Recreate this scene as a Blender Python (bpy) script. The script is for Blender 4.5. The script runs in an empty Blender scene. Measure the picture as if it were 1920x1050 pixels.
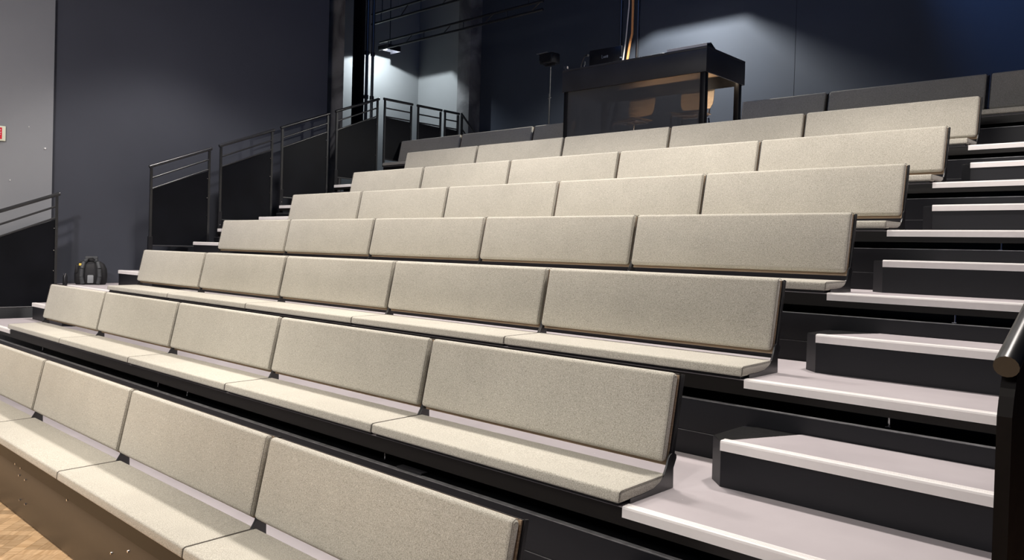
import bpy, bmesh, math, random
from mathutils import Vector, Matrix
random.seed(7)
S = bpy.context.scene
C = S.collection
PI = math.pi

# ------------------------------------------------------------------ camera
cam_d = bpy.data.cameras.new('camera')
cam = bpy.data.objects.new('camera', cam_d)
C.objects.link(cam)
RM = ((0.73216, 0.68056, 0.02791), (0.03, 0.00871, -0.99951), (-0.68047, 0.73264, -0.01404))
right, down, fwd = (Vector(v) for v in RM)
cam.matrix_world = Matrix(((right.x, -down.x, -fwd.x, 9.1712),
                           (right.y, -down.y, -fwd.y, -1.9326),
                           (right.z, -down.z, -fwd.z, 1.6972),
                           (0, 0, 0, 1)))
cam_d.sensor_width = 36
cam_d.lens = 1486.56 * 36 / 1920
cam_d.shift_x = 0.0025
cam_d.shift_y = -0.0171
cam_d.clip_start = 0.05
S.camera = cam

# ------------------------------------------------------------------ light
W = bpy.data.worlds.new('world'); S.world = W
W.use_nodes = True
W.node_tree.nodes['Background'].inputs[0].default_value = (0.16, 0.30, 0.85, 1)
W.node_tree.nodes['Background'].inputs[1].default_value = 0.055
S.view_settings.view_transform = 'Standard'
S.view_settings.look = 'None'
S.view_settings.exposure = 0.0
S.view_settings.gamma = 1.0


def aim(o, target):
    o.rotation_euler = (Vector(target) - o.location).to_track_quat('-Z', 'Y').to_euler()


def spot(name, loc, target, power, angle, blend, col, radius):
    l = bpy.data.lights.new(name, 'SPOT')
    l.energy = power; l.spot_size = math.radians(angle); l.spot_blend = blend
    l.color = col; l.shadow_soft_size = radius
    o = bpy.data.objects.new(name, l); C.objects.link(o)
    o.location = loc; aim(o, target)
    return o


WARM = (1.0, 0.93, 0.87)
for x, p_ in ((0.3, 560), (2.9, 640), (5.5, 680), (8.1, 720)):
    spot('house_light', (x, 2.70, 6.3), (x + (.9 if x < 1 else 0), 2.75, 0), p_ * .94, 100, 0.32, WARM, 0.20)
for x, p_ in ((0.0, 500), (2.9, 360), (5.8, 360), (8.4, 340)):
    spot('front_light', (x, -2.9, 6.4), (x, 0.22, 0.6), p_ * 1.04, 45, 0.7, (1.0, 0.94, 0.86), 0.12)
# soft general fill added on the stage side, not a fixture
a = bpy.data.lights.new('front_fill', 'AREA')
a.energy = 90; a.shape = 'RECTANGLE'; a.size = 7; a.size_y = 1.5; a.color = (1.0, 0.95, 0.90)
a.spread = math.radians(100)
ao = bpy.data.objects.new('front_fill', a); C.objects.link(ao)
ao.location = (5.0, -6.0, 5.2); aim(ao, (4.0, 2.2, 0.6))
# light over the stage floor in front of the stand, reaching the side wall
spot('stage_light', (3.0, -1.8, 5.8), (2.2, -1.2, 0), 760, 130, 0.9, (1.0, 0.90, 0.78), 0.15)
spot('side_fill', (3.6, -3.2, 5.6), (-1.7, 2.1, 2.2), 760, 58, 1.0, (1.0, 0.95, 1.0), 0.2)  # extra spot added to brighten the lower left wall
# blue fill added under the ceiling to tint the dark walls
b_ = bpy.data.lights.new('blue_fill', 'AREA'); b_.energy = 50; b_.shape = 'RECTANGLE'; b_.size = 6; b_.size_y = 1
b_.color = (0.12, 0.32, 1.0)
bo = bpy.data.objects.new('blue_fill', b_); C.objects.link(bo)
bo.location = (4.0, 4.2, 7.7); aim(bo, (0.5, 8.8, 4.0))
# blue spot grazing the rear wall high on the right
spot('blue_spot', (5.2, 7.6, 7.6), (7.6, 8.8, 4.8), 620, 46, 1.0, (0.16, 0.38, 1.0), 0.1)

# ------------------------------------------------------------------ materials
def new_mat(name):
    m = bpy.data.materials.new(name); m.use_nodes = True
    nt = m.node_tree
    return m, nt, nt.nodes['Principled BSDF']


def node(nt, t, **kw):
    n = nt.nodes.new(t)
    for k, v in kw.items():
        setattr(n, k, v)
    return n


def coords(nt, rnd=True):
    tc = node(nt, 'ShaderNodeTexCoord')
    if not rnd:
        return tc.outputs['Object']
    oi = node(nt, 'ShaderNodeObjectInfo')
    mu = node(nt, 'ShaderNodeMath', operation='MULTIPLY'); mu.inputs[1].default_value = 37.0
    nt.links.new(oi.outputs['Random'], mu.inputs[0])
    ad = node(nt, 'ShaderNodeVectorMath', operation='ADD')
    nt.links.new(tc.outputs['Object'], ad.inputs[0]); nt.links.new(mu.outputs[0], ad.inputs[1])
    return ad.outputs[0]


def ramp(nt, stops):
    r = node(nt, 'ShaderNodeValToRGB')
    el = r.color_ramp.elements
    while len(el) < len(stops):
        el.new(0.5)
    for e, (p, c) in zip(el, stops):
        e.position = p; e.color = (*c, 1)
    return r


def plain(name, col, rough=0.5, metal=0.0, spec=0.5, var=0.0, scale=8.0, bump=0.0, bscale=200.0, coat=0.0):
    m, nt, b = new_mat(name)
    b.inputs['Roughness'].default_value = rough
    b.inputs['Metallic'].default_value = metal
    b.inputs['Specular IOR Level'].default_value = spec
    b.inputs['Coat Weight'].default_value = coat
    b.inputs['Base Color'].default_value = (*col, 1)
    v = coords(nt)
    if var > 0:
        n = node(nt, 'ShaderNodeTexNoise'); n.inputs['Scale'].default_value = scale
        n.inputs['Detail'].default_value = 5
        nt.links.new(v, n.inputs['Vector'])
        r = ramp(nt, [(0.3, tuple(c * (1 - var) for c in col)), (0.7, tuple(min(1, c * (1 + var)) for c in col))])
        nt.links.new(n.outputs['Fac'], r.inputs[0]); nt.links.new(r.outputs[0], b.inputs['Base Color'])
        rr = node(nt, 'ShaderNodeMapRange')
        rr.inputs['To Min'].default_value = rough * 0.85; rr.inputs['To Max'].default_value = min(1, rough * 1.15)
        nt.links.new(n.outputs['Fac'], rr.inputs['Value']); nt.links.new(rr.outputs[0], b.inputs['Roughness'])
    if bump > 0:
        n2 = node(nt, 'ShaderNodeTexNoise'); n2.inputs['Scale'].default_value = bscale
        nt.links.new(v, n2.inputs['Vector'])
        bp = node(nt, 'ShaderNodeBump'); bp.inputs['Strength'].default_value = bump
        bp.inputs['Distance'].default_value = 0.002
        nt.links.new(n2.outputs['Fac'], bp.inputs['Height']); nt.links.new(bp.outputs[0], b.inputs['Normal'])
    return m


def fabric():
    m, nt, b = new_mat('heather_fabric')
    v = coords(nt)
    n1 = node(nt, 'ShaderNodeTexNoise'); n1.inputs['Scale'].default_value = 260; n1.inputs['Detail'].default_value = 3
    n1.inputs['Roughness'].default_value = 0.7
    n2 = node(nt, 'ShaderNodeTexNoise'); n2.inputs['Scale'].default_value = 5; n2.inputs['Detail'].default_value = 2
    nt.links.new(v, n1.inputs['Vector']); nt.links.new(v, n2.inputs['Vector'])
    r = ramp(nt, [(0.36, (0.32, 0.295, 0.242)), (0.5, (0.49, 0.462, 0.395)), (0.64, (0.65, 0.62, 0.545))])
    nt.links.new(n1.outputs['Fac'], r.inputs[0])
    r2 = ramp(nt, [(0.3, (0.93, 0.93, 0.93)), (0.7, (1, 1, 1))])
    nt.links.new(n2.outputs['Fac'], r2.inputs[0])
    mx = node(nt, 'ShaderNodeMix', data_type='RGBA', blend_type='MULTIPLY'); mx.inputs[0].default_value = 1
    nt.links.new(r.outputs[0], mx.inputs['A']); nt.links.new(r2.outputs[0], mx.inputs['B'])
    nt.links.new(mx.outputs['Result'], b.inputs['Base Color'])
    b.inputs['Roughness'].default_value = 0.95
    b.inputs['Specular IOR Level'].default_value = 0.15
    b.inputs['Sheen Weight'].default_value = 0.25
    bp = node(nt, 'ShaderNodeBump'); bp.inputs['Strength'].default_value = 0.35; bp.inputs['Distance'].default_value = 0.002
    nt.links.new(n1.outputs['Fac'], bp.inputs['Height']); nt.links.new(bp.outputs[0], b.inputs['Normal'])
    return m


def scratched(name, col, rough, spec=0.5):
    """black sheet metal or board with a few pale scuffs"""
    m, nt, b = new_mat(name)
    v = coords(nt)
    mp = node(nt, 'ShaderNodeMapping'); mp.inputs['Scale'].default_value = (2.2, 9, 9)
    mp.inputs['Rotation'].default_value = (0, 0.25, 0)
    nt.links.new(v, mp.inputs[0])
    n = node(nt, 'ShaderNodeTexNoise'); n.inputs['Scale'].default_value = 3.2; n.inputs['Detail'].default_value = 9
    n.inputs['Roughness'].default_value = 0.75
    nt.links.new(mp.outputs[0], n.inputs['Vector'])
    r = ramp(nt, [(0.0, col), (0.70, tuple(c * 1.4 for c in col)), (0.78, (0.14, 0.14, 0.14))])
    nt.links.new(n.outputs['Fac'], r.inputs[0]); nt.links.new(r.outputs[0], b.inputs['Base Color'])
    b.inputs['Roughness'].default_value = rough; b.inputs['Specular IOR Level'].default_value = spec
    return m


def vinyl():
    m, nt, b = new_mat('mauve_vinyl')
    v = coords(nt, False)
    n = node(nt, 'ShaderNodeTexNoise'); n.inputs['Scale'].default_value = 2.5; n.inputs['Detail'].default_value = 6
    nt.links.new(v, n.inputs['Vector'])
    r = ramp(nt, [(0.3, (0.42, 0.38, 0.395)), (0.7, (0.50, 0.455, 0.47))])
    nt.links.new(n.outputs['Fac'], r.inputs[0])
    n2 = node(nt, 'ShaderNodeTexNoise'); n2.inputs['Scale'].default_value = 26; n2.inputs['Detail'].default_value = 4
    nt.links.new(v, n2.inputs['Vector'])
    r2 = ramp(nt, [(0.72, (0, 0, 0)), (0.76, (0.8, 0.8, 0.8))])
    nt.links.new(n2.outputs['Fac'], r2.inputs[0])
    mx = node(nt, 'ShaderNodeMix', data_type='RGBA'); mx.inputs['B'].default_value = (0.75, 0.72, 0.68, 1)
    nt.links.new(r2.outputs[0], mx.inputs[0]); nt.links.new(r.outputs[0], mx.inputs['A'])
    nt.links.new(mx.outputs['Result'], b.inputs['Base Color'])
    b.inputs['Roughness'].default_value = 0.55; b.inputs['Specular IOR Level'].default_value = 0.35
    return m


def wood(name, dark, light, rough=0.45, scale=(3, 40, 40), rnd=0.25):
    m, nt, b = new_mat(name)
    v = coords(nt)
    mp = node(nt, 'ShaderNodeMapping'); mp.inputs['Scale'].default_value = scale
    nt.links.new(v, mp.inputs[0])
    n = node(nt, 'ShaderNodeTexNoise'); n.inputs['Scale'].default_value = 1.6; n.inputs['Detail'].default_value = 6
    n.inputs['Distortion'].default_value = 0.6
    nt.links.new(mp.outputs[0], n.inputs['Vector'])
    r = ramp(nt, [(0.3, dark), (0.7, light)])
    nt.links.new(n.outputs['Fac'], r.inputs[0])
    oi = node(nt, 'ShaderNodeObjectInfo')
    mr = node(nt, 'ShaderNodeMapRange'); mr.inputs['To Min'].default_value = 1 - rnd; mr.inputs['To Max'].default_value = 1 + rnd * 0.4
    nt.links.new(oi.outputs['Random'], mr.inputs['Value'])
    mx = node(nt, 'ShaderNodeVectorMath', operation='SCALE')
    nt.links.new(r.outputs[0], mx.inputs[0]); nt.links.new(mr.outputs[0], mx.inputs['Scale'])
    nt.links.new(mx.outputs[0], b.inputs['Base Color'])
    b.inputs['Roughness'].default_value = rough
    return m


def patchy(name, c1, c2, scale=1.6):
    m, nt, b = new_mat(name)
    v = coords(nt, False)
    n = node(nt, 'ShaderNodeTexNoise'); n.inputs['Scale'].default_value = scale; n.inputs['Detail'].default_value = 7
    n.inputs['Distortion'].default_value = 0.8
    nt.links.new(v, n.inputs['Vector'])
    r = ramp(nt, [(0.38, c1), (0.62, c2)])
    nt.links.new(n.outputs['Fac'], r.inputs[0]); nt.links.new(r.outputs[0], b.inputs['Base Color'])
    b.inputs['Roughness'].default_value = 0.8
    return m


def smoked():
    m, nt, b = new_mat('smoked_plastic')
    out = nt.nodes['Material Output']
    b.inputs['Base Color'].default_value = (0.15, 0.155, 0.16, 1)
    b.inputs['Roughness'].default_value = 0.28
    v = coords(nt)
    n = node(nt, 'ShaderNodeTexNoise'); n.inputs['Scale'].default_value = 1.4; n.inputs['Detail'].default_value = 2
    nt.links.new(v, n.inputs['Vector'])
    bp = node(nt, 'ShaderNodeBump'); bp.inputs['Strength'].default_value = 0.5; bp.inputs['Distance'].default_value = 0.05
    nt.links.new(n.outputs['Fac'], bp.inputs['Height']); nt.links.new(bp.outputs[0], b.inputs['Normal'])
    t = node(nt, 'ShaderNodeBsdfTransparent'); t.inputs[0].default_value = (0.75, 0.72, 0.70, 1)
    mx = node(nt, 'ShaderNodeMixShader'); mx.inputs[0].default_value = 0.42
    nt.links.new(b.outputs[0], mx.inputs[1]); nt.links.new(t.outputs[0], mx.inputs[2])
    nt.links.new(mx.outputs[0], out.inputs['Surface'])
    return m


def emit(name, col, s):
    m, nt, b = new_mat(name)
    b.inputs['Base Color'].default_value = (0, 0, 0, 1)
    b.inputs['Emission Color'].default_value = (*col, 1)
    b.inputs['Emission Strength'].default_value = s
    return m


M = dict(
    fabric=fabric(),
    steel=plain('black_steel', (0.009, 0.009, 0.011), 0.38, 0, 0.4, 0.2, 12),
    tube=plain('black_tube', (0.012, 0.0125, 0.014), 0.30, 0, 0.9, 0.1, 12),
    post_black=plain('post_black_paint', (0.012, 0.010, 0.009), 0.5, 0, 0.12, 0.2, 12),
    sheet=plain('black_sheet', (0.0035, 0.004, 0.006), 0.5, 0, 0.15, 0.25, 3),
    riser=scratched('black_riser_board', (0.007, 0.0073, 0.0095), 0.42, 0.35),
    beam=scratched('black_front_beam', (0.0065, 0.0056, 0.005), 0.40, 0.3),
    skirt=scratched('black_skirt_floor_tint', (0.028, 0.022, 0.017), 0.40, 0.9),  # black board; its brown tint stands in for the reflected wood floor
    lip=plain('silver_metal_edge', (0.30, 0.30, 0.31), 0.35, 0.6, 0.5, 0.3, 20),  # also carries the riser edge highlight in its pale colour
    vinyl=vinyl(),
    alu=plain('aluminium_nosing', (0.88, 0.84, 0.82), 0.42, 0.0, 0.6, 0.015, 30),
    chrome=plain('chrome', (0.75, 0.75, 0.77), 0.15, 1.0),
    ply=wood('plywood', (0.58, 0.42, 0.28), (0.74, 0.57, 0.40), 0.5, (2, 30, 30), 0.1),
    edge=wood('plywood_edge', (0.22, 0.15, 0.09), (0.50, 0.37, 0.25), 0.6, (2, 2, 300), 0.0),
    block=wood('parquet_oak', (0.56, 0.35, 0.18), (0.82, 0.57, 0.34), 0.38, (30, 4, 30), 0.35),
    under=plain('parquet_joint', (0.10, 0.055, 0.028), 0.7),
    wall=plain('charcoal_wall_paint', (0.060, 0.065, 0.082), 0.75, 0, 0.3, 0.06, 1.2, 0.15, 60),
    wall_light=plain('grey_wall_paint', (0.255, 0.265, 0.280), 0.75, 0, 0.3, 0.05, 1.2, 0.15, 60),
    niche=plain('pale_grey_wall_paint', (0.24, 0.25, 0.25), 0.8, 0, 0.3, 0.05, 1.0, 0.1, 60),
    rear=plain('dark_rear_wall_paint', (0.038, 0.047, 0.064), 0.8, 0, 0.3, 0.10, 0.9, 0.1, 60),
    pillar=patchy('patchy_pillar_paint', (0.07, 0.07, 0.072), (0.20, 0.20, 0.20)),
    ceiling=plain('black_ceiling', (0.008, 0.009, 0.012), 0.9),
    curtain=plain('black_molton', (0.006, 0.006, 0.008), 0.95, 0, 0.1),
    tape=plain('black_tape', (0.008, 0.008, 0.008), 0.35, 0, 0.4, 0.3, 60, 0.6, 60),
    smoked=smoked(),
    desk=plain('black_desk_laminate', (0.05, 0.05, 0.055), 0.45, 0, 0.5, 0.15, 3),
    white=plain('white_card', (0.80, 0.80, 0.80), 0.5),
    piping=plain('fabric_piping', (0.13, 0.115, 0.10), 0.9),
    nylon=plain('black_nylon', (0.008, 0.008, 0.010), 0.7, 0, 0.5, 0.3, 30, 0.5, 300),
    greynylon=plain('grey_nylon', (0.045, 0.048, 0.052), 0.6, 0, 0.5, 0.2, 30, 0.4, 300),
    yellow=plain('yellow_tag', (0.75, 0.55, 0.10), 0.5),
    plastic=plain('black_plastic', (0.012, 0.012, 0.014), 0.3),
    cable_white=plain('white_cable', (0.72, 0.70, 0.66), 0.5),
    cable_orange=plain('orange_cable', (0.72, 0.32, 0.10), 0.5),
    red=plain('sign_red', (0.72, 0.03, 0.05), 0.4),
    pale=plain('luminous_pale_frame', (0.80, 0.84, 0.66), 0.5),
    grey=plain('grey_label', (0.22, 0.23, 0.24), 0.6),
    lamp=emit('lamp_lens_glow', (0.9, 0.97, 1.0), 9.0),
    dot=plain('bright_plug', (0.9, 0.9, 0.88), 0.3),
)


# ------------------------------------------------------------------ mesh helpers
def bm_new():
    return bmesh.new()


def add_box(bm, x0, x1, y0, y1, z0, z1, bev=0.0, seg=2):
    t = bmesh.new()
    bmesh.ops.create_cube(t, size=1)
    for v in t.verts:
        v.co = Vector((x0 + (v.co.x + .5) * (x1 - x0), y0 + (v.co.y + .5) * (y1 - y0), z0 + (v.co.z + .5) * (z1 - z0)))
    if bev > 0:
        bmesh.ops.bevel(t, geom=list(t.edges), offset=bev, segments=seg, affect='EDGES', profile=0.5)
    merge(bm, t)


def merge(bm, t):
    vs = {v: bm.verts.new(v.co) for v in t.verts}
    for f in t.faces:
        try:
            bm.faces.new([vs[v] for v in f.verts])
        except ValueError:
            pass
    t.free()


def add_prism(bm, poly, x0, x1, axis='x', bev=0.0):
    """extrude a closed 2-D polygon; axis x: poly in (y, z); axis z: poly in (x, y); axis y: poly in (x, z)"""
    t = bmesh.new()
    def P(a, b, s):
        return {'x': (s, a, b), 'z': (a, b, s), 'y': (a, s, b)}[axis]
    lo = [t.verts.new(P(a, b, x0)) for a, b in poly]
    hi = [t.verts.new(P(a, b, x1)) for a, b in poly]
    n = len(poly)
    t.faces.new(lo); t.faces.new(hi)
    for i in range(n):
        t.faces.new([lo[i], lo[(i + 1) % n], hi[(i + 1) % n], hi[i]])
    bmesh.ops.recalc_face_normals(t, faces=list(t.faces))
    if bev > 0:
        bmesh.ops.bevel(t, geom=list(t.edges), offset=bev, segments=2, affect='EDGES', profile=0.5)
    merge(bm, t)


def add_tube(bm, pts, r, n=10, cap=True):
    pts = [Vector(p) for p in pts]
    rings = []
    up = None
    for i, p in enumerate(pts):
        if i == 0: d = pts[1] - pts[0]
        elif i == len(pts) - 1: d = pts[-1] - pts[-2]
        else: d = (pts[i + 1] - pts[i]).normalized() + (pts[i] - pts[i - 1]).normalized()
        d.normalize()
        if up is None:
            up = d.orthogonal().normalized()
        else:
            up = (up - d * up.dot(d)).normalized()
        s = d.cross(up)
        rr = r[i] if isinstance(r, (list, tuple)) else r
        rings.append([bm.verts.new(p + (up * math.cos(2 * PI * k / n) + s * math.sin(2 * PI * k / n)) * rr) for k in range(n)])
    for a_, b_ in zip(rings, rings[1:]):
        for k in range(n):
            bm.faces.new([a_[k], a_[(k + 1) % n], b_[(k + 1) % n], b_[k]])
    if cap:
        bm.faces.new(rings[0][::-1]); bm.faces.new(rings[-1])


def add_cyl(bm, p0, p1, r, n=12):
    add_tube(bm, [p0, p1], r, n)


def obj(name, bm, mat, parent=None, smooth=False, loc=None):
    me = bpy.data.meshes.new(name)
    bmesh.ops.recalc_face_normals(bm, faces=list(bm.faces))
    bm.to_mesh(me); bm.free()
    me.materials.append(M[mat])
    if smooth:
        for p in me.polygons:
            p.use_smooth = True
        try:
            me.set_sharp_from_angle(angle=math.radians(40))
        except Exception:
            pass
    o = bpy.data.objects.new(name, me); C.objects.link(o)
    if parent: o.parent = parent
    if loc: o.location = loc
    return o


def box(name, dims, mat, parent=None, bev=0.0, seg=2):
    bm = bm_new(); add_box(bm, *dims, bev=bev, seg=seg)
    return obj(name, bm, mat, parent, smooth=bev > 0)


def thing(name, label, cat, loc=(0, 0, 0), rotz=0.0, group=None):
    o = bpy.data.objects.new(name, None); C.objects.link(o)
    o.empty_display_size = 0.1
    o.location = loc; o.rotation_euler = (0, 0, rotz)
    o['label'] = label; o['category'] = cat
    if group: o['group'] = group
    return o


def tag(o, label, cat, group=None):
    o['label'] = label; o['category'] = cat
    if group: o['group'] = group
    return o


def struct(o):
    o['kind'] = 'structure'
    return o


def dup(root, loc, label, rotz=None):
    r = root.copy(); C.objects.link(r); r.location = loc
    if rotz is not None: r.rotation_euler = (0, 0, rotz)
    r['label'] = label
    for ch in list(root.children):
        c = ch.copy(); C.objects.link(c); c.parent = r
        for g in ch.children:
            d_ = g.copy(); C.objects.link(d_); d_.parent = c
    return r


# ------------------------------------------------------------------ layout numbers (metres)
D, R = 0.9493, 0.3792                 # depth and rise of a tier
T = lambda k: R * (k + 1)             # deck height of tier k (0 = front)
Y = lambda k: D * k                   # back line of tier k's benches
XL, XR = -1.3, 8.8                    # stand sides
YR = 8.8                              # rear wall
H = 7.8

# ------------------------------------------------------------------ setting
fl = struct(box('floor', (-3.6, 16, -9, 9.2, -0.10, -0.012), 'under'))
# herringbone blocks where the floor shows, plain oak beyond
bL, bW = 0.28, 0.07
bm = bm_new(); add_box(bm, -bL / 2 + .0007, bL / 2 - .0007, -bW / 2 + .0007, bW / 2 - .0007, -0.0048, 0.0)
first = None
cnt = 0
ang = math.radians(45)
ux = Vector((math.cos(ang), math.sin(ang), 0)); uy = Vector((-math.sin(ang), math.cos(ang), 0))
n_ratio = 4
for i in range(-70, 70):
    for j in range(-30, 30):
        for o_ in (0, 1):
            # herringbone lattice
            base = Vector((i * bW + 2 * bL * j, i * bW, 0))
            if o_ == 0:
                c2 = base + Vector((bL / 2, bW / 2, 0)); rot = 0
            else:
                c2 = base + Vector((bL + bW / 2, bW - bL / 2, 0)); rot = PI / 2
            w = ux * c2.x + uy * c2.y + Vector((3.6, -1.0, 0))
            if not (2.6 < w.x < 5.3 and -1.3 < w.y < -0.3):
                continue
            if first is None:
                blk = obj('parquet_block', bm, 'block', fl); first = blk
            else:
                blk = first.copy(); C.objects.link(blk); blk.parent = fl
            blk.location = w; blk.rotation_euler = (0, 0, rot + ang)
            cnt += 1
print('parquet blocks', cnt)
bm = bm_new(); add_box(bm, -1.64, 15, -8.5, -0.2, -0.0115, -0.005)
obj('parquet_field', bm, 'block', fl)

struct(box('ceiling', (-3.7, 16, -1.5, 9.2, H, H + 0.1), 'ceiling'))
struct(box('wall_rear', (-3.7, 16, YR, YR + 0.15, 0, H), 'rear'))
struct(box('trim_1', (4.498, 4.502, YR - 0.002, YR, 3.03, 6.5), 'curtain'))   # panel joint in the rear wall
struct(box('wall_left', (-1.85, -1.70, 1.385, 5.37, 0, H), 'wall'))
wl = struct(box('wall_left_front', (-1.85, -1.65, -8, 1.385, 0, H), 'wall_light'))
for y_, z_, s_ in ((1.30, 2.80, .010), (1.12, 3.04, .005), (0.93, 2.38, .006)):
    bm = bm_new(); add_cyl(bm, (-1.652, y_, z_), (-1.640, y_, z_), s_, 8)
    obj('wall_plug', bm, 'dot', wl)
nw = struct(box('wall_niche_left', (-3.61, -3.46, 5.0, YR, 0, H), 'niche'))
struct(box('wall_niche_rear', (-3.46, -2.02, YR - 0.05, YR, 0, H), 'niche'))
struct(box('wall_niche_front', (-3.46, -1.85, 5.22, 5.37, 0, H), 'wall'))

# ------------------------------------------------------------------ pillars, curtain, pipes at the rear left
tag(box('pillar', (-2.02, -1.68, 8.5, YR - 0.001, 0, H - .01), 'pillar', bev=0.01), 'patchy grey painted pillar against the rear wall, right of the lit niche', 'pillar')
bm = bm_new(); add_prism(bm, [(-1.9, 5.5), (-1.45, 5.5), (-1.75, 5.69), (-1.9, 5.79)], 0, H - .01, 'z')
tag(obj('pillar', bm, 'pillar'), 'smudged dark grey pillar at the end of the left wall, left of the black curtain', 'pillar')
# folded black curtain
bm = bm_new()
poly = []
N = 26
x0c, y0c, x1c, y1c = -2.20, 6.08, -1.90, 6.08
for i in range(N + 1):
    t_ = i / N
    off = 0.018 * math.sin(i * 1.9)
    poly.append((x0c + (x1c - x0c) * t_ + off * .7, y0c + .12 + (y1c - y0c) * t_ - off))
for i in range(N, -1, -1):
    t_ = i / N
    off = 0.018 * math.sin(i * 1.9)
    poly.append((x0c + (x1c - x0c) * t_ + off * .7 - .02, y0c + .14 + (y1c - y0c) * t_ - off + .02))
add_prism(bm, poly, 2.9, H - 0.01, 'z')
tag(obj('curtain', bm, 'curtain', None, True), 'narrow black curtain hanging beside the lit niche, left of the pipes', 'curtain')
for i, (y_, r_, lb) in enumerate(((6.34, .028, 'black vertical pipe beside the curtain edge, left one of two'), (6.46, .026, 'black vertical pipe nearest the lamp, right one of two'))):
    t = thing('pipe', lb, 'pipe', (-1.98, y_, 0), 0, 'pipes in front of the lit niche')
    bm = bm_new(); add_cyl(bm, (0, 0, 0), (0, 0, H - .01), r_, 14); obj('tube', bm, 'tube', t, True)
    for z_ in (4.25, 5.0, 6.2):
        bm = bm_new(); add_cyl(bm, (0, 0, z_), (0, 0, z_ + .06), r_ + .012, 14); obj('coupling', bm, 'steel', t, True)

# ------------------------------------------------------------------ tiers
ORD = ['front', 'second', 'third', 'fourth', 'fifth', 'sixth', 'seventh', 'rear']
nos_poly = [(-.430, -.038), (-.430, -.005), (-.427, 0.002), (-.418, .004), (-.416, .001), (-.413, .001), (-.411, .004),
            (-.405, .004), (-.403, .001), (-.400, .001), (-.398, .004), (-.388, .004), (-.384, .001), (-.384, -.004), (-.42, -.006), (-.42, -.038)]


def nosing(x0, x1, parent, dy=0.0, dz=0.0):
    bm = bm_new(); add_prism(bm, [(y + dy, z + dz) for y, z in nos_poly], x0, x1)
    return obj('nosing', bm, 'alu', parent)


for k in range(8):
    lab = {0: 'lowest black stand tier with brown-lit bolted skirt, under the front row benches',
           7: 'topmost black stand tier carrying the control desk and dark rear benches'}.get(
        k, f'black stepped stand tier with mauve deck under the {ORD[k]} row of benches')
    t = thing('seating_tier', lab, 'platform', (0, Y(k), T(k)), 0, 'tiers of the seating stand')
    yb = 0.468 if k < 7 else YR - Y(7) - 0.001
    x0 = XL
    bm = bm_new()
    add_box(bm, x0, XR, -.424, yb, -.030, 0)
    if k == 2: add_box(bm, -1.698, XL, -.424, yb + .4, -.030, 0)
    obj('deck', bm, 'vinyl', t)
    # front beam (below the deck edge)
    bm = bm_new()
    add_box(bm, x0, XR, -.426, -.36, -.072, -.004)
    obj('front_beam', bm, 'beam', t)
    if k in range(0, 7):
        nosing(XL, -0.003, t)
        if k > 0 or True: nosing(7.50, XR, t)
    if k == 0:
        # bolted skirt down to the floor
        box('skirt_panel', (-1.3, 8.8, -.421, -.405, -T(0) + .012, -.074), 'skirt', t, 0.002)
        for bx, bz in ((3.693, .313), (3.798, .309), (3.77, .258), (3.883, .256), (3.789, .113), (3.892, .112), (4.593, .302), (5.398, .250), (5.2, .186),
                       (2.9, .302), (6.2, .302), (7.0, .302)):
            bm = bm_new(); add_cyl(bm, (bx, -.421, bz - T(0)), (bx, -.428, bz - T(0)), .006, 8)
            obj('bolt', bm, 'chrome', t, True)
        box('skirt_foot', (-1.3, 8.8, -.40, -.37, -T(0) + .001, -T(0) + .03), 'steel', t)
    if k < 7:
        bm = bm_new(); add_box(bm, x0, XR, .470, .486, .001, .109, .001); obj('riser_panel', bm, 'riser', t)
        bm = bm_new(); add_box(bm, x0, XR, .474, .490, .113, .262, .001); obj('riser_panel', bm, 'riser', t)
        bm = bm_new(); add_box(bm, x0, XR, .474, .500, .2622, .2655); obj('panel_lip', bm, 'lip', t)
        bm = bm_new(); add_box(bm, x0, XR, .4715, .476, .109, .1105); obj('edge_glint', bm, 'lip', t)  # pale strip painted as the lower panel's edge highlight
        for px_ in (0.928, 3.441, 3.904, 6.063, 8.125):
            bm = bm_new(); add_cyl(bm, (px_, .545, .262), (px_, .545, .312), .005, 8)
            add_box(bm, px_ - .010, px_ + .010, .53, .56, .2656, .270)
            obj('latch_pin', bm, 'chrome', t)
        box('lock_plate', (6.22, 6.40, .49, .53, .2656, .277), 'steel', t, 0.002)
        # back sheet closing the gap to the next tier
        box('back_sheet', (x0, XR, .70, .715, -.03, .34), 'steel', t)
    for lx in (-1.2, 2.2, 5.5, 8.7):
        bm = bm_new()
        if k > 0:
            add_box(bm, lx - .03, lx + .03, .25, .31, -T(k) + .001, -.031)
            obj('leg', bm, 'steel', t)

# half steps in the two aisles
hs = thing('half_step', '', 'step', (0, 0, 0), 0, 'half steps in the right aisle')


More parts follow.
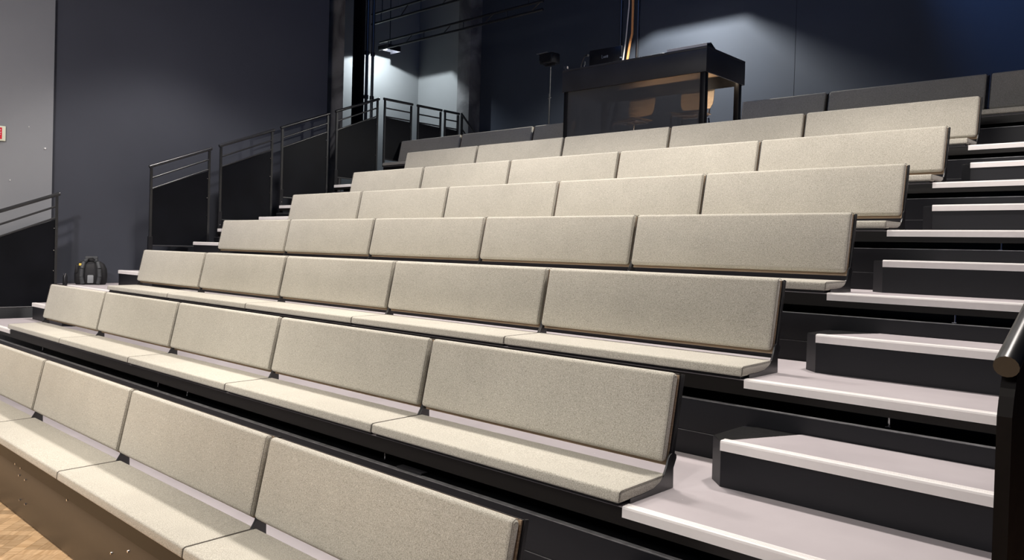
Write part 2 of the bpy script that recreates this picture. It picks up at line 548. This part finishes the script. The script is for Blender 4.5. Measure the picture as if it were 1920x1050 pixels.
def half_step(side, k, label):
    g = 'half steps in the right aisle' if side > 0 else 'half steps in the left aisle'
    t = thing('half_step', label, 'step', (0, Y(k), T(k)), 0, g)
    if side > 0:
        poly = [(7.62, .09), (8.62, .09), (8.62, .468), (7.542, .468), (7.542, .168)]
        mat_poly = [(7.64, .10), (8.62, .10), (8.62, .468), (7.76, .468), (7.70, .43), (7.64, .20)]
        mat_poly = [(7.64, .122), (8.618, .122), (8.618, .466), (7.80, .466)]
        tape = [(7.545, .17), (7.615, .095), (7.64, .122), (7.80, .466), (7.60, .466), (7.545, .40)]
        nx = (7.62, 8.62)
    else:
        poly = [(-.12, .09), (-1.10, .09), (-1.10, .468), (-.042, .468), (-.042, .168)]
        mat_poly = [(-.14, .122), (-1.098, .122), (-1.098, .466), (-.30, .466)]
        tape = [(-.045, .17), (-.115, .095), (-.14, .122), (-.30, .466), (-.10, .466), (-.045, .40)]
        nx = (-1.10, -.12)
    bm = bm_new(); add_prism(bm, poly, 0.0005, .185, 'z', .001); obj('box', bm, 'riser', t)
    bm = bm_new(); add_prism(bm, mat_poly, .1852, .1895, 'z'); obj('tread_mat', bm, 'vinyl', t)
    bm = bm_new(); add_prism(bm, tape, .1853, .1875, 'z'); obj('corner_tape', bm, 'tape', t)
    bm = bm_new(); add_prism(bm, [(y + .512, z + .188) for y, z in nos_poly], nx[0], nx[1]); obj('nosing', bm, 'alu', t)


bpy.data.objects.remove(hs)
for k in range(0, 6):
    half_step(1, k, f'black half step box with pale nosing in the right aisle, on the {ORD[k]} row tier' if k else
              'black half step box in the right aisle, on the front row tier')
for k in range(1, 6):
    half_step(-1, k, f'black half step box with pale nosing in the left aisle, on the {ORD[k]} row tier')

# ------------------------------------------------------------------ benches
def cushion(bm, sec, x0, x1, bev):
    """padded slab: YZ section extruded along X with softly rounded edges"""
    t = bmesh.new()
    n = len(sec)
    lo = [t.verts.new((x0, a_, b_)) for a_, b_ in sec]
    hi = [t.verts.new((x1, a_, b_)) for a_, b_ in sec]
    t.faces.new(lo); t.faces.new(hi)
    for i in range(n):
        t.faces.new([lo[i], lo[(i + 1) % n], hi[(i + 1) % n], hi[i]])
    bmesh.ops.recalc_face_normals(t, faces=list(t.faces))
    bmesh.ops.bevel(t, geom=list(t.edges), offset=bev, segments=4, affect='EDGES', profile=0.5)
    merge(bm, t)


def bench(width, label, loc, group):
    """origin: left end, back line, deck level"""
    t = thing('bench_seat', label, 'bench', loc, 0, group)
    g = 0.003
    # seat cushion
    bm = bm_new()
    cushion(bm, [(-.452, .014), (-.447, .062), (-.115, .066), (-.118, .016)], g / 2, width - g / 2, .012)
    s = obj('seat_cushion', bm, 'fabric', t, True)
    for xx in (g / 2 + .001, width - g / 2 - .001):
        bm = bm_new()
        add_tube(bm, [(xx, -.449, .020), (xx, -.445, .054), (xx, -.436, .0605), (xx, -.12, .0645)], .0016, 6)
        obj('seam', bm, 'piping', s, True)
    box('seat_board', (.02, width - .02, -.43, -.10, .0006, .015), 'steel', t)
    # backrest: cushion, plywood board, steel back strip
    def bk(u, w):
        """u along the height from 0 (bottom) to 1, w depth from the front face"""
        y0, z0, y1, z1 = -.142, .115, -.068, .466
        L = math.hypot(y1 - y0, z1 - z0)
        dy, dz = (y1 - y0) / L, (z1 - z0) / L
        return (y0 + dy * L * u + dz * w, z0 + dz * L * u - dy * w)
    e = .013
    bm = bm_new()
    cushion(bm, [bk(0, 0), bk(1, 0), bk(1, .044), bk(0, .044)], e, width - e, .021)
    b = obj('backrest_cushion', bm, 'fabric', t, True)
    for xx in (width - e - .001, e + .001):
        bm = bm_new()
        add_tube(bm, [(xx, *bk(.03, .002)), (xx, *bk(.97, .002)), (xx, *bk(.995, .012)), (xx, *bk(.997, .04))], .0013, 6)
        obj('seam', bm, 'piping', b, True)
    bm = bm_new()
    add_prism(bm, [bk(-.035, .0445), bk(.985, .0445), bk(.985, .051), bk(-.035, .051)], e + .002, width - e - .002)
    obj('back_board', bm, 'edge', t)
    bm = bm_new()
    add_prism(bm, [bk(-.03, .0512), bk(.99, .0512), bk(.99, .060), bk(-.03, .060)], e, width - e)
    obj('back_sheet', bm, 'steel', t)
    # side brackets with the curved arm and the upright behind the cushion
    side = [(-.375, .001), (-.375, .020), (-.300, .0205), (-.219, .027), (-.172, .042), (-.139, .067), (-.121, .096), (-.109, .128),
            (-.100, .139), (-.085, .143), (-.066, .141), (-.052, .132), (-.050, .118), (-.072, .080), (-.070, .001)]
    up = [bk(0.02, .050), bk(1.0, .050), bk(1.0, .066), bk(0.02, .070)]
    for xa, xb in ((.001, .010), (width - .010, width - .001)):
        bm = bm_new()
        add_prism(bm, side, xa, xb, 'x', .0012)
        br = obj('bracket', bm, 'tube', t)
        bm = bm_new(); add_prism(bm, up, xa, xb, 'x', .001)
        obj('upright', bm, 'steel', br)
        bm = bm_new(); add_cyl(bm, (xa - .0, -.077, .118), (xb - .0, -.077, .118), .008, 8)
        obj('pivot_bolt', bm, 'tube', br, True)
    return t


POS = ['at the far left end', 'second from the left end', 'third from the left end', 'second from the right aisle', 'at the right aisle']
proto = None
for k in range(7):
    for j in range(5):
        row = 'front row' if k == 0 else f'{ORD[k]} row from the front'
        if k == 6: row = 'last brightly lit row before the desk'
        lb = f'beige fabric bench seat, {row}, {POS[j]}'
        loc = (1.5 * j, Y(k), T(k))
        if proto is None:
            proto = bench(1.5, lb, loc, 'lit bench seats on the stand')
        else:
            dup(proto, loc, lb)
GR = 'shaded bench seats in the rear row'
bench(1.46, 'shaded dark olive bench seat at the left end of the rear row', (-1.298, Y(7), T(7)), GR)
bench(1.48, 'shaded dark olive bench seat, second from the left in the rear row', (0.175, Y(7), T(7)), GR)
bench(0.74, 'short shaded bench seat partly hidden by the left side of the control desk', (1.67, Y(7), T(7)), GR)
bench(0.98, 'short shaded bench seat just right of the control desk leg', (4.855, Y(7), T(7)), GR)
bench(1.50, 'long shaded bench seat in the rear row, above the seventh row aisle end', (5.845, Y(7), T(7)), GR)
bench(1.44, 'shaded bench seat at the right frame edge, in the rear row', (7.355, Y(7), T(7)), GR)

# ------------------------------------------------------------------ guard rails
def guard(x, y0, z, length, slope, label, group, wide_post=False, down_leg=True, h=1.15, ph=.863, side=1, loc_rot=0):
    if wide_post: ph = 1.09
    """tube guard with a solid sheet below; z = deck level; origin at front post"""
    t = thing('guard_rail', label, 'railing', (x, y0, z), loc_rot, group)
    L = length
    s = slope * L
    bm = bm_new(); add_tube(bm, [(0, 0 if not wide_post else -.0, h), (0, L, h + s)], .021, 16); tr = obj('top_rail', bm, 'tube', t, True)
    bm = bm_new(); add_tube(bm, [(0, .03, h - .145), (0, L - .03, h - .145 + s * .98)], .012, 10); obj('mid_rail', bm, 'tube', t, True)
    bm = bm_new(); add_tube(bm, [(0, .03, ph), (0, L - .03, ph + s)], .012, 10); obj('lower_rail', bm, 'tube', t, True)
    bm = bm_new(); add_tube(bm, [(0, .03, .128), (0, L - .03, .128)], .010, 8); obj('bottom_rail', bm, 'tube', t, True)
    pw = .13 if wide_post else .030
    bm = bm_new()
    if wide_post:
        add_prism(bm, [(.0, -.1), (.0, h - .09), (.012, h - .055), (.03, h - .02), (.05, h - .01), (pw, h - .0 + slope * pw - .01), (pw, -.1)], -.012, .012)
    else:
        add_box(bm, -.013, .013, .012, .012 + pw, -.10 if down_leg else .001, h - .012)
    obj('post', bm, 'post_black' if wide_post else 'tube', t)
    bm = bm_new(); add_box(bm, -.013, .013, L - .045, L - .015, .10, h + s - .03); obj('post', bm, 'tube', t)
    bm = bm_new(); add_prism(bm, [(.04, .128), (L - .045, .128), (L - .045, ph + s - .025), (.04, ph + slope * .04 - .012)], -.004, .004)
    pn = obj('panel', bm, 'sheet', t)
    if not wide_post:
        # bolt heads along the rear post, clamp plate on the front post
        for f in (.16, .42, .66, .92):
            bm = bm_new(); add_cyl(bm, (.004, L - .055, .13 + (ph + s - .18) * f), (.012, L - .055, .13 + (ph + s - .18) * f), .005, 6)
            obj('bolt', bm, 'chrome', pn)
    if down_leg and not wide_post:
        bm = bm_new(); add_box(bm, -.018, .018, .0, .055, -.10, .245, .003)
        cl = obj('clamp_plate', bm, 'steel', t)
        bm = bm_new(); add_cyl(bm, (.018, .028, .06), (.026, .028, .06), .009, 8); obj('bolt', bm, 'chrome', cl)
        bm = bm_new(); add_cyl(bm, (.0, L - .01, h + s - .002), (.0, L + .004, h + s - .0), .022, 10); obj('end_cap', bm, 'tube', tr, True)
    return t


gx = XL - .020
GG = 'sloping guard rails along the left side of the stand'
guard(gx, Y(1) - .43 + .01, T(1), .84, .394, 'sloping black guard rail at the far left frame edge, beside the grey wall', GG)
guard(gx, Y(3) - .43 + .01, T(3), .84, .394, 'sloping guard rail right of the backpack, front one of the upper run', GG)
guard(gx, Y(4) - .43 + .01, T(4), .84, .394, 'sloping guard rail second in the upper run, beside the white box', GG)
guard(gx, Y(5) - .43 + .01, T(5), .84, .394, 'sloping dim guard rail third in the upper run, against the dark wall', GG)
guard(gx, Y(6) - .43 + .01, T(6), .84, .394, 'sloping guard rail in front of the black curtain, ending at the top landing', GG)
GT = 'level guard rails on the top landing'
guard(gx, 6.21, T(7), .62, 0, 'level guard rail on the top landing, leftmost, in front of the brightest wall', GT, h=1.12, ph=.835, down_leg=False)
guard(gx, 6.93, T(7), .57, 0, 'level guard rail in the middle of the top landing', GT, h=1.12, ph=.835, down_leg=False)
guard(gx, 7.55, T(7), .37, 0, 'short level guard rail on the top landing, nearest the patchy pillar', GT, h=1.12, ph=.835, down_leg=False)
# descending stair rail at the rear of the landing
t = thing('stair_handrail', 'dark handrail sloping down beside the patchy pillar behind the rear benches', 'railing', (XL + .03, 7.93, T(7)))
bm = bm_new(); add_tube(bm, [(0, 0, 1.12), (.95, .03, .10)], .018, 10); obj('top_rail', bm, 'tube', t, True)
bm = bm_new(); add_tube(bm, [(0, 0, .86), (.75, .03, .06)], .014, 10); obj('lower_rail', bm, 'tube', t, True)
bm = bm_new(); add_prism(bm, [(.02, .80), (.72, .05), (.02, .05)], .0, .004, 'y'); obj('panel', bm, 'sheet', t)
bm = bm_new(); add_box(bm, -.0, .03, -.015, .015, .001, 1.11); obj('post', bm, 'tube', t)
# right guard, close to the camera
guard(8.862, -.285, T(0), .70, .394, 'thick black handrail and guard post at the right frame edge, nearest the camera', 'guards on the right side', wide_post=True, h=1.136)

# ------------------------------------------------------------------ control desk
dx0, dx1, dy0, dy1 = 2.465, 4.587, 6.215, 7.165
dz = T(7)
t = thing('control_desk', 'black control desk with smoked front panel standing among the rear benches', 'desk', (dx0, dy0, dz))
w_, d_ = dx1 - dx0, dy1 - dy0
box('top_board', (0, w_, 0, d_, 1.050, 1.078), 'desk', t, .003)
box('front_fascia', (0, w_, 0, .018, .785, 1.049), 'desk', t, .002)
box('side_fascia', (w_ - .018, w_, .0185, d_, .785, 1.049), 'desk', t, .002)
box('side_fascia', (0, .018, .0185, d_, .785, 1.049), 'desk', t, .002)
box('rear_fascia', (.019, w_ - .019, d_ - .018, d_, .785, 1.049), 'steel', t)
box('lit_ply_strip', (.30, w_ - .03, d_ - .060, d_ - .019, .935, 1.024), 'ply', t)  # pale strip standing in for the warm-lit upper band of the rear fascia
box('under_board', (.03, w_ - .03, .03, d_ - .03, 1.025, 1.049), 'ply', t)
box('front_panel', (.045, w_ - .09, .026, .034, .02, .80), 'smoked', t)['label'] = 'smoked translucent front panel'
for lx, ly in ((.02, .022), (w_ - .088, .022), (.02, d_ - .10), (w_ - .088, d_ - .105)):
    box('leg', (lx, lx + .068, ly, ly + .068, .001, 1.02), 'steel', t, .003)
for lx_, e_ in ((2.95, .9), (4.20, 1.6)):          # two small warm work lamps under the desk top
    dt = thing('work_lamp', 'small warm work lamp under the desk top, ' + ('left one' if lx_ < 3.5 else 'right one near the leg'), 'lamp', (lx_ + .2, 6.80, dz + .99))
    bm = bm_new(); add_box(bm, -.06, .06, -.015, .015, .0, .033, .003); obj('housing', bm, 'plastic', dt)
    dl = bpy.data.lights.new('work_lamp_light', 'POINT'); dl.energy = e_ * 1.2; dl.shadow_soft_size = .02; dl.color = (1, .82, .62)
    dlo = bpy.data.objects.new('work_lamp_light', dl); C.objects.link(dlo); dlo.parent = dt; dlo.location = (0, 0, -.03)
# unseen spot added to brighten the chairs behind the desk
dl = bpy.data.lights.new('chair_fill', 'SPOT'); dl.energy = 28; dl.spot_size = math.radians(100); dl.spot_blend = .6; dl.color = (1, .85, .68); dl.shadow_soft_size = .05
dlo = bpy.data.objects.new('chair_fill', dl); C.objects.link(dlo); dlo.location = (3.5, 6.45, dz + .75); aim(dlo, (3.55, 7.3, dz + .70))

# console on the desk
t = thing('mixing_console', 'slanted console with a white top edge on the right end of the desk', 'console', (4.06, 6.222, dz + 1.0785))
bm = bm_new(); add_prism(bm, [(0, 0), (0, .022), (.10, .050), (.20, .0)], 0, .525); obj('body', bm, 'plastic', t)
bm = bm_new(); add_prism(bm, [(-.004, .001), (-.004, .030), (.10, .058), (.10, .0505), (.0, .0225), (.0, .008)], .0, .525); obj('top_plate', bm, 'white', t)
for i in range(8):
    box('fader', (.05 + i * .055, .062 + i * .055, .135, .155, .024, .040), 'grey', t)
# monitor seen from behind
t = thing('monitor', 'dark flat monitor seen from behind, with a small grey label, on the desk', 'monitor', (2.62, 6.95, dz + 1.0785), 0.05)
box('foot', (-.10, .10, -.07, .07, 0, .012), 'plastic', t, .003)
box('neck', (-.02, .02, -.01, .01, .012, .14), 'plastic', t)
sc = box('screen', (-.26, .26, -.012, .018, .10, .42), 'plastic', t, .004)
lbm = bm_new()
for i, (xa, xb, za, zb) in enumerate(((-.055, -.047, .28, .33), (-.055, -.035, .28, .288), (-.028, -.008, .285, .31), (-.002, .018, .285, .312), (.024, .05, .285, .318))):
    add_box(lbm, xa, xb, -.0145, -.0122, za, zb)
obj('label', lbm, 'grey', sc)
t = thing('desk_lamp', 'thin black gooseneck lamp rising from the left part of the desk', 'lamp', (2.27, 6.85, dz + 1.0785))
bm = bm_new(); add_cyl(bm, (0, 0, 0), (0, 0, .02), .035, 14); obj('base', bm, 'plastic', t, True)
bm = bm_new(); add_tube(bm, [(0, 0, .02), (0, 0, .12), (.01, 0, .22), (.05, -.01, .30), (.10, -.02, .33)], .006, 8); obj('gooseneck', bm, 'tube', t, True)
bm = bm_new(); add_tube(bm, [(.10, -.02, .33), (.15, -.03, .325)], [.012, .018], 10); obj('head', bm, 'tube', t, True)
t = thing('microphone', 'short desk microphone with pale collar beside the gooseneck lamp', 'microphone', (2.08 + .45, 6.60, dz + 1.0785))
bm = bm_new(); add_cyl(bm, (0, 0, 0), (0, 0, .012), .03, 12); obj('base', bm, 'plastic', t, True)
bm = bm_new(); add_tube(bm, [(0, 0, .012), (0, 0, .13)], .004, 8); obj('stem', bm, 'chrome', t, True)
bm = bm_new(); add_tube(bm, [(0, 0, .13), (0, 0, .18)], [.009, .011], 10); obj('head', bm, 'greynylon', t, True)
t = thing('bottle', 'dark bottle with a bright cap standing right of the monitor', 'bottle', (2.98, 6.80, dz + 1.0785))
bm = bm_new(); add_tube(bm, [(0, 0, 0), (0, 0, .13), (0, 0, .17), (0, 0, .2)], [.032, .032, .014, .013], 14); obj('body', bm, 'plastic', t, True)
bm = bm_new(); add_cyl(bm, (0, 0, .2), (0, 0, .218), .014, 12); obj('cap', bm, 'dot', t, True)
bm = bm_new()
pts = []
for i in range(60):
    a_ = i / 59 * 5 * PI
    pts.append((.075 * math.cos(a_) * (1 + .15 * math.sin(i)), .05 * math.sin(a_), .012 + .025 * (i / 59) + .006 * math.sin(i * .9)))
add_tube(bm, pts, .004, 6)
cc = obj('cable_coil', bm, 'grey', None, True, (3.13, 6.50, dz + 1.073)); tag(cc, 'small tangle of grey cable lying on the desk below the hanging cables', 'cable')

# chairs behind the desk
def chair(label, loc, rz):
    t = thing('plywood_chair', label, 'chair', loc, rz, 'plywood chairs behind the desk')
    # back shell: curved sheet
    def sheet(fn, nu, nv, th, axis):
        bm = bm_new(); g_ = []
        for side_ in (0, 1):
            for i in range(nu + 1):
                g_.append([bm.verts.new(Vector(fn(i / nu, j / nv)) + (Vector(axis) * th * side_)) for j in range(nv + 1)])
        A_, B_ = g_[:nu + 1], g_[nu + 1:]
        for i in range(nu):
            for j in range(nv):
                bm.faces.new([A_[i][j], A_[i + 1][j], A_[i + 1][j + 1], A_[i][j + 1]])
                bm.faces.new([B_[i][j], B_[i][j + 1], B_[i + 1][j + 1], B_[i + 1][j]])
        for i in range(nu):
            bm.faces.new([A_[i][0], B_[i][0], B_[i + 1][0], A_[i + 1][0]]); bm.faces.new([A_[i][nv], A_[i + 1][nv], B_[i + 1][nv], B_[i][nv]])
        for j in range(nv):
            bm.faces.new([A_[0][j], A_[0][j + 1], B_[0][j + 1], B_[0][j]]); bm.faces.new([A_[nu][j], B_[nu][j], B_[nu][j + 1], A_[nu][j + 1]])
        return bm
    def back(u, v):
        w = .21 * (1 - .25 * (1 - v) ** 2.2) if v > .0 else .16
        w = .185 + .04 * min(1, v * 5)
        x = (u * 2 - 1) * w
        return (x, .20 + .05 * v - .035 * (1 - (x / .23) ** 2) * -1 - .035, .56 + .32 * v)
    obj('backrest', sheet(back, 8, 6, .011, (0, 1, 0)), 'ply', t, True)
    def seat(u, v):
        x = (u * 2 - 1) * (.20 - .015 * (1 - v))
        return (x, -.20 + .38 * v, .455 + .02 * (abs(u - .5) * 2) ** 2 - .03 * max(0, .15 - v))
    obj('seat', sheet(seat, 8, 6, .011, (0, 0, 1)), 'ply', t, True)
    bm = bm_new()
    for sx in (-1, 1):
        add_tube(bm, [(sx * .19, -.19, .0), (sx * .185, -.17, .42), (sx * .18, -.14, .45), (sx * .18, .12, .45), (sx * .17, .19, .50), (sx * .155, .235, .68)], .010, 8)
        add_tube(bm, [(sx * .20, .24, .0), (sx * .185, .14, .43)], .010, 8)
    add_tube(bm, [(-.18, -.12, .445), (.18, -.12, .445)], .009, 8)
    add_tube(bm, [(-.18, .12, .445), (.18, .12, .445)], .009, 8)
    obj('frame', bm, 'chrome', t, True)
    return t


chair('plywood chair behind the desk, lit warmly beyond its right front leg', (3.93, 7.02, dz + .004), 0.10)
chair('plywood chair seen dimly through the smoked panel, left of the other chair', (3.02, 7.05, dz + .004), -0.12)

# stand with black lamp left of the desk
t = thing('lighting_stand', 'thin dark stand carrying a small black spotlight left of the desk', 'stand', (0.78, 7.95, dz))
bm = bm_new(); add_cyl(bm, (0, 0, .25), (0, 0, 1.25), .016, 10); add_cyl(bm, (0.005, 0, 1.2), (0.005, 0, 1.70), .010, 10); obj('pole', bm, 'tube', t, True)
for a_ in (0.3, 2.4, 4.5):
    bm = bm_new(); add_tube(bm, [(0, 0, .55), (.42 * math.cos(a_), .42 * math.sin(a_), .012)], .010, 8)
    add_tube(bm, [(0, 0, .25), (.22 * math.cos(a_), .22 * math.sin(a_), .27)], .006, 6)
    obj('leg', bm, 'tube', t, True)
bm = bm_new(); add_cyl(bm, (-.022, 0, 1.17), (.03, 0, 1.19), .012, 8); obj('clamp_knob', bm, 'chrome', t, True)
t2 = thing('spotlight', 'small black spotlight head with bright rim on top of the stand', 'lamp', (0.78, 7.95, dz + 1.70))
box('yoke', (-.11, .11, -.012, .012, 0.0, .025), 'steel', t2, .003)
box('body', (-.17, .12, -.10, .10, .03, .20), 'plastic', t2, .02)
bm = bm_new(); add_box(bm, -.20, .03, -.125, -.10, .19, .20); obj('flap', bm, 'lip', t2)
bm = bm_new(); add_box(bm, -.10, .10, -.12, -.10, .05, .15); obj('lens_frame', bm, 'steel', t2)
bm = bm_new(); add_cyl(bm, (0, 0, -.0), (0, 0, .03), .012, 10); obj('spigot', bm, 'steel', t2, True)
# second thin mast
t = thing('mast', 'very thin dark mast with a bright clip right of the lighting stand', 'stand', (1.06, 8.0, dz))
bm = bm_new(); add_cyl(bm, (0, 0, .01), (0, 0, 1.66), .007, 8); obj('pole', bm, 'tube', t, True)
bm = bm_new(); add_cyl(bm, (0, 0, 0), (0, 0, .012), .12, 18); obj('base', bm, 'steel', t, True)
bm = bm_new(); add_box(bm, -.03, .04, -.02, .02, 1.62, 1.66); obj('clip', bm, 'chrome', t)

# vertical cables and conduits on the rear wall
def wire(name, pts, r, mat, label, cat, group=None):
    bm = bm_new(); add_tube(bm, pts, r, 8)
    tag(obj(name, bm, mat, None, True), label, cat, group)


zt = H - .001
wire('cable', [(2.9, 7.19, 3.98), (2.2, 8.0, 4.1), (1.68, 8.6, 4.4), (1.645, 8.74, 4.8), (1.70, 8.74, 5.2), (1.74, 8.74, 5.7), (1.76, 8.74, zt)], .011, 'cable_white', 'white cable hanging down the rear wall behind the desk', 'cable')
wire('cable', [(3.0, 7.20, 3.98), (2.3, 8.0, 4.1), (1.78, 8.6, 4.4), (1.735, 8.72, 4.75), (1.79, 8.72, 5.1), (1.83, 8.72, 5.25), (1.83, 8.72, 5.6), (1.81, 8.72, zt)], .020, 'cable_orange', 'thick orange cable hanging down the rear wall behind the desk', 'cable')
wire('conduit', [(1.575, 8.77, 3.1), (1.575, 8.77, zt)], .018, 'tube', 'black conduit on the rear wall left of the white cable', 'pipe', 'conduits on the rear wall')
wire('conduit', [(1.905, 8.77, 3.1), (1.905, 8.77, zt)], .018, 'tube', 'black conduit on the rear wall right of the orange cable', 'pipe', 'conduits on the rear wall')

# ------------------------------------------------------------------ flood lamps with their own light
def flood(label, loc, x0, x1, y0, y1, dl_, dr, df, db, power, lens, col=(0.86, 0.94, 1.0)):
    """open-bottomed housing; the depths of its four sides cut the light"""
    t = thing('flood_lamp', label, 'lamp', loc, 0, 'flood lamps on the rear rig')
    bm = bm_new()
    add_box(bm, x0, x1, y0, y1, .05, .06)
    add_box(bm, x0, x0 + .004, y0, y1, -dl_, .05)
    add_box(bm, x1 - .004, x1, y0, y1, -dr, .05)
    add_box(bm, x0, x1, y0, y0 + .004, -df, .05)
    add_box(bm, x0, x1, y1 - .004, y1, -db, .05)
    obj('housing', bm, 'steel', t)
    bm = bm_new(); add_cyl(bm, (.0, 0, .06), (.0, 0, .16), .012, 8); obj('bracket', bm, 'steel', t)
    if lens:
        bm = bm_new(); add_box(bm, -.035, .045, y0 - .055, y0 - .012, -.060, -.038, .006); obj('lens', bm, 'lamp', t, True)
    l = bpy.data.lights.new('flood_light', 'POINT'); l.energy = power; l.shadow_soft_size = .010; l.color = col
    o = bpy.data.objects.new('flood_light', l); C.objects.link(o); o.parent = t; o.location = (0, 0, 0)
    return t


flood('bright flood lamp under the truss in the rear left niche', (-2.75, 7.45, 5.46), -.25, .05, -.10, .20, .0, .0385, .035, .0385, 135, True)
flood('black flood lamp above the desk throwing a wedge of light on the rear wall', (3.125, 7.6, 5.6), -.10, .0635, -.08, .12, .042, .04, .062, .04, 500, False, (1, .97, .90))

# trusses
def truss(label, y, x0, x1, za, zb, n):
    t = thing('truss', label, 'truss', (x0, y, za), 0, 'lighting trusses at the rear left')
    L = x1 - x0
    for nm, zz in (('lower_chord', 0), ('upper_chord', zb - za)):
        bm = bm_new(); add_cyl(bm, (0, 0, zz), (L, 0, zz), .020, 10); obj(nm, bm, 'tube', t, True)
    for i in range(n):
        x = L * (i + .5) / n
        bm = bm_new(); add_cyl(bm, (x, 0, 0), (x + (L / n * .4 if i % 2 else 0), 0, zb - za), .009, 8); obj('rung', bm, 'tube', t, True)
    for x in (.3, L - .3):
        bm = bm_new(); add_cyl(bm, (x, 0, zb - za), (x, 0, H - za - .001), .008, 8); obj('hanger', bm, 'steel', t, True)
    return t


truss('dark ladder truss just above the bright flood lamp', 7.24, -2.81, 1.2, 5.40, 5.53, 8)
truss('upper dark ladder truss crossing near the top of the picture', 7.0, -2.75, 2.2, 5.80, 5.98, 9)
wire('rope_loop', [(-2.2, 7.2, 6.6), (-2.2, 7.2, 6.14), (-2.235, 7.2, 6.06), (-2.22, 7.2, 6.0), (-2.19, 7.2, 5.99), (-2.165, 7.2, 6.03), (-2.2, 7.2, 6.12), (-2.2, 7.2, zt)], .006, 'grey', 'thin rope with a loop hanging above the flood lamp', 'rope')

# ------------------------------------------------------------------ small things at the left
t = thing('backpack', 'black backpack with yellow tag standing on the landing by the left wall', 'backpack', (-1.40, 1.77, T(2) + .001), math.radians(68))
bm = bm_new()
prof = [(0.0, .165, .085), (.03, .18, .10), (.12, .185, .105), (.20, .175, .095), (.255, .15, .08), (.285, .11, .055), (.295, .05, .03)]
rings = []
for z_, hw, hd in prof:
    ring = []
    for i in range(20):
        a_ = 2 * PI * i / 20
        c_, s_ = math.cos(a_), math.sin(a_)
        sg = lambda q_: (1 if q_ > 0 else -1)
        ring.append(bm.verts.new((hw * sg(c_) * abs(c_) ** .55, hd * sg(s_) * abs(s_) ** .6, z_)))
    rings.append(ring)
for A_, B_ in zip(rings, rings[1:]):
    for i in range(20):
        bm.faces.new([A_[i], A_[(i + 1) % 20], B_[(i + 1) % 20], B_[i]])
bm.faces.new(rings[0][::-1]); bm.faces.new(rings[-1])
obj('body', bm, 'nylon', t, True)
for sx in (-1, 1):
    bm = bm_new()
    pts = [(sx * .05, -.045, .30), (sx * .075, -.09, .28), (sx * .095, -.125, .20), (sx * .10, -.13, .10), (sx * .085, -.12, .015)]
    for a_, b_ in zip(pts, pts[1:]):
        v = [Vector(a_), Vector(b_)]
        add_tube(bm, [v[0], v[1]], [.024, .024], 10)
    obj('shoulder_strap', bm, 'greynylon', t, True)
bm = bm_new(); add_box(bm, -.035, .035, -.115, -.095, .02, .12, .01); obj('back_pad', bm, 'grey', t, True)
bm = bm_new(); add_box(bm, -.17, -.125, -.09, -.02, .14, .25, .012); obj('side_pocket', bm, 'nylon', t, True)
bm = bm_new(); add_box(bm, -.128, -.100, -.125, -.112, .235, .265, .004); obj('tag', bm, 'yellow', t)
bm = bm_new(); add_box(bm, -.065, .075, -.06, .05, .292, .352, .010); obj('top_flap', bm, 'greynylon', t, True)
bm = bm_new(); add_tube(bm, [(-.03, -.06, .30), (-.02, -.085, .325), (.02, -.09, .33), (.05, -.065, .30)], .008, 8); obj('handle', bm, 'nylon', t, True)
t = thing('bottle', 'small black bottle with shiny cap standing left of the backpack', 'bottle', (-1.36, 1.462, T(2) + .0005))
bm = bm_new(); add_tube(bm, [(0, 0, 0), (0, 0, .10), (0, 0, .12)], [.026, .026, .016], 14); obj('body', bm, 'plastic', t, True)
bm = bm_new(); add_cyl(bm, (0, 0, .12), (0, 0, .14), .018, 12); obj('cap', bm, 'chrome', t, True)

t = thing('white_box', 'small white box beside the left guard rail on the fifth row tier', 'box', (-1.24, Y(4) - .37, T(4) + .006))
box('body', (0, .22, 0, .14, 0, .085), 'white', t, .003)
box('lid', (-.003, .223, -.003, .143, .0852, .095), 'white', t, .002)

# wall sign, only its right end is in view
t = thing('wall_sign', 'red safety sign in a pale frame on the grey wall at the left edge', 'sign', (-1.65, .62, 2.835))
box('frame', (.001, .022, 0, .252, 0, .175), 'pale', t, .003)
box('field', (.0222, .024, .018, .214, .020, .155), 'red', t)
bm = bm_new()
for a_, b_ in (((.15, .05), (.20, .075)), ((.155, .075), (.205, .10)), ((.16, .10), (.20, .13)), ((.185, .045), (.188, .135)), ((.05, .04), (.05, .13)), ((.05, .13), (.11, .13)), ((.11, .13), (.11, .04))):
    add_tube(bm, [(.0245, a_[0], a_[1]), (.0245, b_[0], b_[1])], .004, 6)
obj('pictogram', bm, 'white', t)
